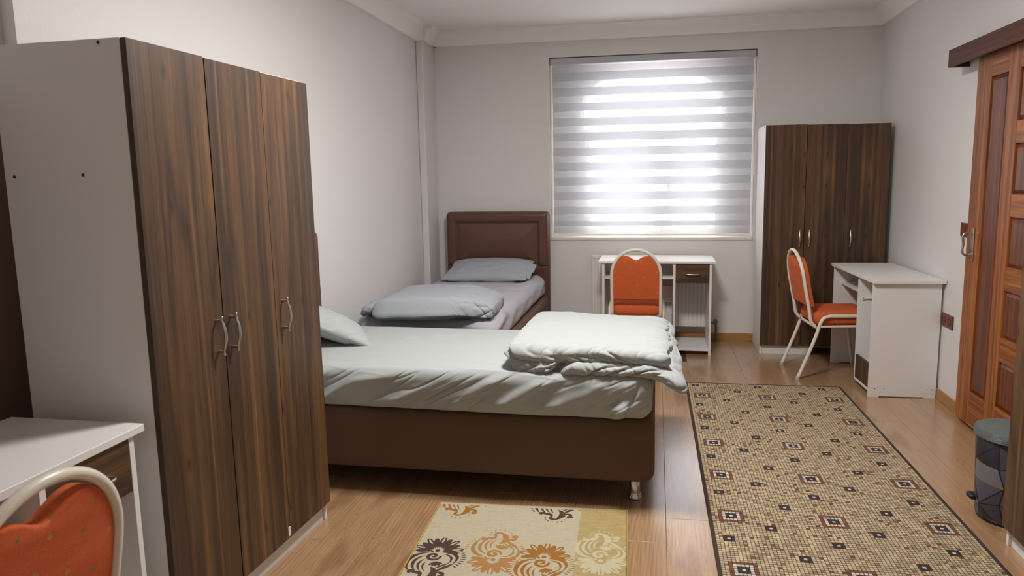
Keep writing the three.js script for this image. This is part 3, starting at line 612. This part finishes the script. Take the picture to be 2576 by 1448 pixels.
// folded quilts
const crease = (x, y, k = 3, w = 5) => Math.pow(clamp(1 - Math.abs(fbm(x, y, 2) - 0.5) * w), k);
{
  const t = thing('quilt', 'thick pale grey quilt folded in layers on the foot of the middle bed', 'quilt', [1.36, 0, 2.76], 0, 'folded quilts');
  const top = softBox(0.72, 0.078, 0.91, [0.05, 0.037, 0.05], 240, 24, 260, (p, n) => {
    const u = p.x, v = p.z, y0 = p.y, up = clamp(n.y), f = clamp(n.z), e = clamp(n.x), l = clamp(-n.x);
    const edge = smooth(0.26, 0.45, v), rt = smooth(0.25, 0.36, u);
    const puff = 0.010 * wob(u, v, 4, 4) + 0.006 * wob(u, v, 11, 11);
    const cr = crease(u * 9 + v * 7 + y0 * 20, v * 3.5 - u * 3 + y0 * 8, 2.2);
    const d = puff - 0.010 * cr * Math.max(edge * smooth(0.38, 0.1, u) * 1.15, 0.12) - 0.004 * crease(u * 20 + v * 16, v * 6, 2) * edge;
    p.x += n.x * d; p.y += n.y * d; p.z += n.z * d;
    const pl = Math.sin(v * 52 + 9 * wob(u, v, 5, 7)) * 0.5 + Math.sin(v * 91 + 4 + 9 * wob(u, v, 9, 5)) * 0.35;
    p.y += rt * up * (0.009 * pl - 0.012); p.x += e * (0.012 * pl + 0.05 * wob(v, y0, 7, 16));
    p.z += f * 0.034 * wob(u, y0, 4, 4);
    p.y += -0.016 * smooth(-0.1, -0.46, v) - 0.008 * smooth(0.0, 0.36, u) + 0.008 * smooth(0.1, -0.3, u);
    if (l > 0.2) p.x += 0.012 * Math.sin(y0 * 120) * l;
    p.y += 0.010 * Math.sin(u * 7 + 0.6) * f;                // the lower lip waves along the front
  });
  top.translate(-0.015, 0.653, 0.0); part('upper_fold', top, M.sheetLight, t);
  const low = softBox(0.72, 0.066, 0.95, [0.05, 0.032, 0.045], 240, 22, 260, (p, n) => {
    const u = p.x, v = p.z, y0 = p.y, f = clamp(n.z), e = clamp(n.x);
    const d = 0.009 * wob(u, v, 5, 5) - 0.011 * crease(u * 13 - y0 * 26, y0 * 9 + u * 2 + v * 2, 2.2) * (0.25 + f) - 0.005 * crease(u * 26 + y0 * 20, v * 5, 2) * f;
    p.x += n.x * d; p.y += n.y * d; p.z += n.z * d;
    p.z += f * (0.03 * wob(u, y0, 3.5, 3) - 0.06 * Math.exp(-Math.pow((u + 0.15 - y0 * 0.6) / 0.022, 2)) - 0.02 * smooth(-0.16, -0.34, u));
    p.x += e * (0.03 * wob(v, y0, 8, 12));
    const dr = smooth(0.16, 0.4, u) * smooth(-0.15, 0.46, v); // the loose corner hangs over the mattress edge
    p.y -= 0.085 * dr * dr; p.x += 0.04 * dr; p.z += 0.035 * dr;
  });
  low.translate(0.02, 0.604, 0.0); part('lower_fold', low, M.sheetLight, t);
  const lip = softBox(0.1, 0.07, 0.56, [0.03, 0.028, 0.05], 40, 36, 260, (p, n) => {
    const v = p.z, y0 = p.y, w = 6 * wob(v, y0, 7, 12), fr = Math.sin(v * 62 + w) * 0.6 + Math.sin(v * 131 + y0 * 40 + w) * 0.4;
    p.x += clamp(n.x) * (0.045 * wob(v, y0, 8, 20) + 0.011 * fr); p.y += n.y * (0.006 * fr + 0.02 * wob(v, p.x, 9, 9)) - 0.03 * smooth(-0.1, 0.26, v) - 0.02 * smooth(0, 0.05, p.x);
  });
  lip.translate(0.335, 0.615, 0.13); part('gathered_end', lip, M.sheetLight, t);
}
{
  const t = thing('quilt', 'darker grey quilt loosely folded across the bed at the window wall', 'quilt', [0.27, 0, 1.87], 0.05, 'folded quilts');
  const g = softBox(0.74, 0.135, 0.6, [0.1, 0.055, 0.045], 220, 40, 180, (p, n) => {
    const u = p.x, v = p.z, y0 = p.y, up = clamp(n.y), f = clamp(n.z), e = clamp(n.x);
    const rt = smooth(0.1, 0.3, u);
    const d = 0.012 * wob(u, v, 4, 4) - 0.008 * crease(u * 16 - v * 9 + y0 * 14, v * 7 + u * 3, 2.2) * (0.1 + rt) - 0.018 * f * rt * crease(u * 7 - y0 * 12, y0 * 7 + 3, 2.5);
    p.x += n.x * d; p.y += n.y * d; p.z += n.z * d;
    p.y -= 0.03 * smooth(0.12, 0.36, u) + 0.012 * smooth(-0.15, -0.37, u);
    // the top layer drapes over the front as a flat flap with a clean lower edge
    const fl = smooth(-0.02, -0.3, y0 * 4) * smooth(0.34, 0.05, u);
    if (f > 0.15) { p.z += 0.035 * smooth(0.05, -0.05, y0) * smooth(0.3, 0.0, u); p.z -= 0.05 * smooth(-0.03, -0.06, y0) * smooth(-0.1, 0.2, u); }
    p.z *= lerp(1, 0.82, smooth(0.1, 0.37, u));
    p.x += e * 0.02 * wob(v, y0, 6, 10);
  });
  g.translate(0.025, 0.648, 0); part('folded_body', g, M.sheetGrey, t);
  const sm = softBox(0.14, 0.07, 0.3, [0.04, 0.03, 0.05], 40, 24, 60, (p) => { p.y += 0.04 * wob(p.x, p.z, 14, 9); p.z += 0.03 * wob(p.x, p.y, 12, 14); p.x += 0.03 * wob(p.z, p.y, 12, 16); });
  sm.translate(-0.37, 0.625, 0.1); part('bunched_corner', sm, M.sheetGrey, t);
}

// ------------------------------------------------------------------ zebra blind
{
  const t = thing('zebra_blind', 'grey and sheer striped roller blind filling the window niche', 'blind', [0, 0, -0.045]);
  const x0 = NX0 + 0.022, x1 = NX1 - 0.02;
  part('cassette', [box(NX0 + 0.006, NX1 - 0.006, 2.385, 2.44, -0.035, 0.04, 0.008, 0)], std({ color: 0xb9b9bc, roughness: 0.5 }), t);
  const strip = (y0, y1, m, n) => { const g = new THREE.PlaneGeometry(x1 - x0, y1 - y0, 1, 1); g.translate((x0 + x1) / 2, (y0 + y1) / 2, 0); part(n, g, m, t); };
  let y = 2.385;
  for (let k = 0; k < 11; k++) { const a = 2.321 - 0.128 * k, b = a - (k === 10 ? 0.042 : 0.07); strip(a, y, M.sheer, 'sheer_band'); strip(b, a, M.band, 'opaque_band'); y = b; }
  strip(0.925, y, M.sheer, 'sheer_band');
  part('bottom_bar', box(x0, x1, 0.912, 0.928, -0.007, 0.007, 0.003, 0), M.pvc, t);
  part('side_channel', box(NX0 + 0.002, NX0 + 0.018, 0.9, 2.385, -0.012, 0.012, 0.002), M.pvc, t);
  part('side_channel', box(NX1 - 0.018, NX1 - 0.002, 0.9, 2.385, -0.012, 0.012, 0.002), M.pvc, t);
}

// ------------------------------------------------------------------ radiator below the window
{
  const t = thing('radiator', 'white ribbed panel radiator behind the desk under the window', 'radiator', [1.6, 0, 0]);
  const W = 1.01, y0 = 0.14, y1 = 0.75, N = 30, s = new THREE.Shape();
  s.moveTo(-W / 2, 0.035); s.lineTo(-W / 2, 0.1);
  for (let i = 0; i < N; i++) { const a = -W / 2 + 0.015 + i * (W - 0.03) / N, b = (W - 0.03) / N; s.lineTo(a + b * 0.12, 0.1); s.lineTo(a + b * 0.25, 0.108); s.lineTo(a + b * 0.75, 0.108); s.lineTo(a + b * 0.88, 0.1); }
  s.lineTo(W / 2, 0.1); s.lineTo(W / 2, 0.035); s.closePath();
  const g = new THREE.ExtrudeGeometry(s, { depth: y1 - y0 - 0.02, bevelEnabled: false }); g.rotateX(-Math.PI / 2); g.scale(1, 1, -1); flip(g.index ? g : g); g.translate(0, y0, 0);
  part('panel', boxUV(g), M.radiator, t);
  part('top_grille', [box(-W / 2 - 0.004, W / 2 + 0.004, y1 - 0.02, y1, 0.032, 0.111, 0.003)], M.radiator, t);
  part('valve', [tube([[W / 2, 0.17, 0.07], [W / 2 + 0.03, 0.17, 0.07], [W / 2 + 0.045, 0.155, 0.07], [W / 2 + 0.045, 0.0, 0.07]], 0.009, 20, 10), box(W / 2 + 0.03, W / 2 + 0.06, 0.15, 0.2, 0.055, 0.085, 0.006)], M.grey, t);
  for (const x of [-0.4, 0.4]) part('bracket', box(x - 0.015, x + 0.015, 0.3, 0.6, 0.0, 0.036, 0.002), M.grey, t);
}

// ------------------------------------------------------------------ wall plates
{
  const t = thing('wall_outlet', 'brown double socket plate low on the right wall beside the desk', 'socket', [XR, 0.517, 1.56]);
  part('plate', box(-0.011, 0, -0.04, 0.04, -0.08, 0.08, 0.003), M.brownPlastic, t);
  for (const z of [-0.04, 0.04]) { const c = new THREE.TorusGeometry(0.02, 0.0025, 8, 24); c.rotateY(Math.PI / 2); c.translate(-0.0115, 0, z); part('socket_ring', c, M.brownPlastic, t); }
  const s = thing('light_switch', 'brown light switch plate on the right wall beside the sliding door', 'switch', [XR, 1.085, 1.708]);
  part('plate', box(-0.01, 0, -0.04, 0.04, -0.041, 0.041, 0.003), M.brownPlastic, s);
  part('rocker', box(-0.014, -0.009, -0.026, 0.026, -0.026, 0.026, 0.002), M.brownPlastic, s);
}

// ------------------------------------------------------------------ rugs
{ // mosaic runner: print of small tiles, 70 tiles across, 28 tiles to a repeat
  const NT = 70, NL = 140, PX = 2048 / NT, TX = 1.018, r = mulberry(5);
  const grid = new Uint8Array(NT * NL);                     // 0 beige 1 tan 2 light brown 3 rust 4 dark 5 white 6 brown
  for (let j = 0; j < NL; j++) for (let i = 0; i < NT; i++) {
    const c = fbm(i * 0.31 + 4, j * 0.31 + 9, 2), q = r(); let k = q < 0.04 + 0.22 * smooth(0.52, 0.72, c) ? 1 : 0; if (q > 0.95) k = 2; if (q > 0.98) k = 3; grid[j * NT + i] = k;
  }
  const put = (i, j, k) => { if (i >= 0 && i < NT) grid[((j % NL + NL) % NL) * NT + i] = k; };
  const small = (ci, cj) => { for (let a = -1; a <= 1; a++) for (let b = -1; b <= 1; b++) put(ci + a, cj + b, a || b ? 4 : 5); };
  const big = (ci, cj) => { for (let a = -3; a <= 3; a++) for (let b = -3; b <= 3; b++) { const m = Math.max(Math.abs(a), Math.abs(b)); put(ci + a, cj + b, m === 3 ? 6 : m === 2 ? 5 : m ? 4 : 5); } };
  // positions in metres on the rug: repeat 0.404 across, 0.410 along
  const ti = (x) => Math.round(x / TX * NT - 0.5), tj = (z) => Math.round(z / (0.410 * 5) * NL - 0.5);
  for (let q = 0; q < 5; q++) for (let c = 0; c < 3; c++) {
    const X = c * 0.404, Z = q * 0.41;
    big(ti(0.1 + X), tj(0.287 + Z)); small(ti(0.068 + X), tj(0.066 + Z)); small(ti(0.33 + X), tj(0.18 + Z)); small(ti(0.236 + X), tj(0.378 + Z));
  }
  const PAL = [[198, 178, 144], [172, 145, 112], [146, 112, 82], [122, 74, 46], [58, 46, 40], [208, 202, 192], [128, 78, 44]];
  const tone = Array.from({ length: NT * NL }, () => 0.9 + 0.2 * r());
  const LY = 2048;
  const map = dataTex(2048, LY, (i, jj) => {
    const j = LY - 1 - jj, gx = i / PX, gy = j / LY * NL, a = Math.floor(gx) % NT, b = Math.floor(gy) % NL, fx = gx - Math.floor(gx), fy = gy - Math.floor(gy);
    const k = grid[b * NT + a], q = 0.93 + 0.14 * noise(i / 2.1, j / 1.6);
    const dl = Math.min(fx, 1 - fx), dt = Math.min(fy, 1 - fy), wj = 0.02 * (noise(i / 3, j / 3) - 0.5);
    if (dl < 0.075 + wj || dt < 0.085 + wj) return k === 4 ? [50, 38, 34] : [64 * q, 48 * q, 40 * q];
    const c = PAL[k], m = tone[b * NT + a] * q; return [c[0] * m, c[1] * m, c[2] * m];
  });
  size(map, TX, 0.410 * 5);
  const L = 3.3;
  const t = thing('rug', 'long mosaic-patterned runner with a dark border along the right side', 'rug', [1.8466, 0, 1.329], 0.009);
  const g = box(0.012, TX - 0.012, 0.001, 0.007, 0.01, L - 0.01, 0.001, 2); const uv = g.attributes.uv; for (let i = 0; i < uv.count; i++) uv.setY(i, -uv.getY(i));
  part('pile', g, std({ map, color: 0xe8e6e4, roughness: 0.95 }), t);
  part('border', [box(0, 0.014, 0, 0.0082, 0, L, 0.002), box(TX - 0.014, TX, 0, 0.0082, 0, L, 0.002), box(0.0, TX, 0, 0.0082, 0, 0.012, 0.002), box(0, TX, 0, 0.0082, L - 0.012, L, 0.002)], M.rugDark, t);
}
{ // small carpet with leafy rosettes
  const RW = 0.816, RL = 1.25, S = 2000 / 1.25;
  const map = canvasTex(Math.round(RW * S), 2000, (x, W, H) => {
    x.fillStyle = '#cdc0a0'; x.fillRect(0, 0, W, H);
    const r = mulberry(21);
    x.fillStyle = '#bfa76e'; x.fillRect(0.62 * S, 0, W, H);
    for (let i = 0; i < 5200; i++) { const u = r() * W, v = r() * H, band = u > 0.62 * S; x.fillStyle = band ? (r() > 0.5 ? 'rgba(206,184,128,.5)' : 'rgba(180,142,72,.35)') : (r() > 0.5 ? 'rgba(216,200,160,.35)' : 'rgba(196,170,112,.3)'); x.fillRect(u, v, 10 + r() * 60, 2 + r() * 5); }
    const petal = (len, wd, slot, col) => { x.beginPath(); x.moveTo(0, 0); x.bezierCurveTo(wd, -len * 0.35, wd * 1.1, -len * 0.95, 0, -len); x.bezierCurveTo(-wd * 1.1, -len * 0.95, -wd, -len * 0.35, 0, 0); x.fill(); if (slot) { const f = x.fillStyle; x.fillStyle = col; x.beginPath(); x.ellipse(0, -len * 0.66, wd * 0.3, len * 0.22, 0, 0, 7); x.fill(); x.fillStyle = f; } };
    const spiral = (R, turns, w0, dir) => { x.lineCap = 'round'; let px, py; for (let i = 0; i <= 70; i++) { const k = i / 70, a = dir * k * turns * Math.PI * 2, rr = R * (1 - 0.86 * k), X = Math.cos(a) * rr, Y = Math.sin(a) * rr; if (i) { x.lineWidth = w0 * (0.35 + 0.65 * Math.sin(Math.PI * (0.15 + 0.8 * k))); x.beginPath(); x.moveTo(px, py); x.lineTo(X, Y); x.stroke(); } px = X; py = Y; } };
    const leaf = (pts, w) => { x.lineCap = 'round'; for (let i = 0; i < 40; i++) { const k = i / 40, k2 = (i + 1) / 40, B = (t) => { const a = (1 - t) ** 3, b = 3 * t * (1 - t) ** 2, c = 3 * t * t * (1 - t), d = t ** 3; return [a * pts[0] + b * pts[2] + c * pts[4] + d * pts[6], a * pts[1] + b * pts[3] + c * pts[5] + d * pts[7]]; }; const [a, b] = B(k), [c, d] = B(k2); x.lineWidth = w * (0.25 + Math.sin(Math.PI * k)); x.beginPath(); x.moveTo(a, b); x.lineTo(c, d); x.stroke(); } };
    const rosette = (cx, cz, sc, col, ground, up) => {      // petals to one side, scrolls and a curled tip to the other; units are millimetres
      x.save(); x.translate(cx * S, cz * S); x.scale(sc * S / 1000, sc * S / 1000 * (up ? 1 : -1)); x.fillStyle = col; x.strokeStyle = col;
      x.save(); x.beginPath(); x.rect(-200, -101, 400, 400); x.clip();
      for (let i = -5; i <= 5; i++) { x.save(); x.rotate(i * 0.335 + 0.05); x.translate(0, -20); petal((i % 2 ? 78 : 92) - Math.abs(i) * 1.5, 15.5, i % 2 === 0, ground); x.restore(); }
      x.restore();
      x.beginPath(); x.arc(0, 0, 10, 0, 7); x.fill(); x.beginPath(); x.arc(-20, 7, 6, 0, 7); x.fill(); x.beginPath(); x.arc(-33, 14, 4.5, 0, 7); x.fill();
      x.save(); x.translate(-6, 42); spiral(30, 1.3, 15, 1); x.restore();
      leaf([22, 12, 70, 4, 112, 34, 84, 88], 12); leaf([28, 24, 66, 26, 80, 56, 66, 88], 8); leaf([84, 88, 70, 112, 46, 122, 30, 150], 13); leaf([66, 84, 54, 104, 40, 106, 22, 128], 8);
      leaf([-36, 20, -92, 26, -118, 92, -80, 146], 15); leaf([-40, 42, -78, 60, -84, 112, -52, 146], 11); leaf([-34, 66, -56, 88, -56, 120, -30, 150], 8); leaf([-24, 84, -34, 104, -32, 124, -14, 150], 6);
      for (let i = -2; i <= 2; i++) { x.save(); x.translate(14, 78); x.rotate(Math.PI + i * 0.42 - 0.2); petal(36, 7, false); x.restore(); }
      for (let i = 0; i < 9; i++) { const a = -0.75 + i * 0.2; x.save(); x.translate(46 + 58 * Math.cos(a), 52 + 62 * Math.sin(a)); x.rotate(a + 1.45); petal(24, 3.6, false); x.restore(); }
      for (let i = 0; i < 6; i++) { const a = 2.3 + i * 0.2; x.save(); x.translate(-58 + 56 * Math.cos(a), 84 + 66 * Math.sin(a)); x.rotate(a + 1.6); petal(18, 3.2, false); x.restore(); }
      leaf([-78, 146, -40, 168, -18, 150, -22, 186], 15); x.save(); x.translate(-66, 158); spiral(15, 0.85, 11, -1); x.restore();
      leaf([30, 150, 52, 158, 70, 150, 62, 184], 13); x.save(); x.translate(58, 176); spiral(14, 0.85, 10, 1); x.restore();
      leaf([6, 120, 34, 146, 30, 180, 0, 204], 22); leaf([20, 190, -2, 216, -32, 206, -26, 186], 12); x.beginPath(); x.arc(-22, 186, 8, 0, 7); x.fill();
      for (let i = 0; i < 9; i++) { const a = -0.55 + i * 0.47; x.beginPath(); x.ellipse(-2 + Math.cos(a) * 46, 194 + Math.sin(a) * 36, 4.6, 3, a, 0, 7); x.fill(); }
      x.restore();
    };
    const K = 0.95;
    const D = '#56392f', G = '#a86f2a', Tn = '#b98648', C = '#d8cba4', g0 = '#cdc0a0', g1 = '#c4ae78';
    // first row is cut by the far edge: only the curled tips show
    rosette(0.112, -0.082, K, G, g0, true); rosette(0.52, -0.082, K, D, g0, true); rosette(0.716, -0.178, K, '#b98a52', g1, true); x.fillStyle = g0; x.fillRect(0, 0, 0.62 * S, 0.022 * S); x.fillStyle = g1; x.fillRect(0.62 * S, 0, W, 0.022 * S);
    for (let q = 0; q < 3; q++) {
      const z = q * 0.6;
      rosette(0.095, 0.4 + z, K, D, g0, true); rosette(0.505, 0.405 + z, K, G, g0, true);
      rosette(0.318, 0.442 + z, K, Tn, g0, false); rosette(0.716, 0.41 + z, K, C, g1, false);
      
    }
    const img = 0; for (let i = 0; i < 90000; i++) { const u = r() * W, v = r() * H; x.fillStyle = r() > 0.5 ? 'rgba(60,44,30,.10)' : 'rgba(255,246,220,.10)'; x.fillRect(u, v, 3, 3); }
  });
  map.repeat.set(1 / RW, 1 / RL);
  const t = thing('rug', 'small cream and gold rug with leafy rosettes in front of the middle bed', 'rug', [0.7143, 0, 3.3006], 0.0437);
  const g = box(0.004, RW - 0.004, 0.0005, 0.009, 0.003, RL - 0.003, 0.003, 2); const uv = g.attributes.uv; for (let i = 0; i < uv.count; i++) { uv.setY(i, -uv.getY(i)); }
  part('pile', g, std({ map, color: 0xe2e4ea, roughness: 1, bumpMap: WEAVE, bumpScale: 0.0012 }), t);
  const e = 0.003; part('binding', [tube([[0, 0.005, 0], [RW, 0.005, 0]], e, 30, 8), tube([[0, 0.005, RL], [RW, 0.005, RL]], e, 30, 8), tube([[0, 0.005, 0], [0, 0.005, RL]], e, 30, 8), tube([[RW, 0.005, 0], [RW, 0.005, RL]], e, 30, 8)], M.rugEdge, t);
}

// ------------------------------------------------------------------ pedal bin
{
  const t = thing('trash_bin', 'dark grey round pedal bin with gold lines beside the sliding door', 'trash bin', [3.078, 0, 3.1]);
  const map = canvasTex(1024, 640, (x, W, H) => {
    const r = mulberry(3), P = [];
    for (let j = 0; j <= 4; j++) for (let i = 0; i <= 8; i++) P.push([i * W / 8 + (i % 8 ? (r() - 0.5) * 90 : 0), j * H / 4 + (j % 4 ? (r() - 0.5) * 110 : 0)]);
    for (let j = 0; j <= 4; j++) { P[j * 9 + 8][1] = P[j * 9][1]; }
    const cols = ['#4a4c58', '#3c3e48', '#565862', '#33343c', '#666872', '#403c42', '#2a292f'];
    for (let j = 0; j < 4; j++) for (let i = 0; i < 8; i++) {
      const a = P[j * 9 + i], b = P[j * 9 + i + 1], c = P[(j + 1) * 9 + i + 1], d = P[(j + 1) * 9 + i];
      for (const tri of ((i + j) % 2 ? [[a, b, c], [a, c, d]] : [[a, b, d], [b, c, d]])) {
        x.beginPath(); x.moveTo(...tri[0]); x.lineTo(...tri[1]); x.lineTo(...tri[2]); x.closePath(); x.fillStyle = cols[Math.floor(r() * cols.length)]; x.fill();
        x.strokeStyle = '#1a1512'; x.lineWidth = 7; x.stroke(); if (r() > 0.45) { x.strokeStyle = '#a87c1e'; x.lineWidth = 5; x.beginPath(); x.moveTo(...tri[0]); x.lineTo(...tri[1]); x.stroke(); }
      }
    }
  });
  const body = new THREE.LatheGeometry([[0.0001, 0.004], [0.108, 0.004], [0.116, 0.012], [0.119, 0.03], [0.132, 0.34], [0.0001, 0.34]].map(q => new THREE.Vector2(...q)), 48);
  { const p = body.attributes.position, uv = body.attributes.uv; for (let i = 0; i < p.count; i++) uv.setY(i, p.getY(i) / 0.34); }
  part('body', body, std({ map, roughness: 0.35 }), t);
  const base = new THREE.LatheGeometry([[0.0001, 0], [0.112, 0], [0.1135, 0.005], [0.112, 0.01], [0.0001, 0.01]].map(q => new THREE.Vector2(...q)), 48); part('base_ring', base, M.black, t);
  const lid = new THREE.LatheGeometry([[0.0001, 0.345], [0.136, 0.345], [0.14, 0.35], [0.14, 0.368], [0.137, 0.376], [0.13, 0.38], [0.0001, 0.386]].map(q => new THREE.Vector2(...q)), 56);
  part('lid', lid, std({ color: 0x67716f, roughness: 0.34, metalness: 0.2, bumpMap: HAMMER, bumpScale: 0.001 }), t);
  const ped = softBox(0.05, 0.022, 0.05, 0.01, 8, 6, 8); ped.translate(-0.118, 0.075, -0.03);
  part('pedal', [ped, tube([[-0.06, 0.03, -0.01], [-0.115, 0.072, -0.03]], 0.006, 6, 8)], M.black, t);
}

scene.traverse(o => { if (o.isMesh) { o.castShadow = true; o.receiveShadow = true; } });
renderer.render(scene, camera);
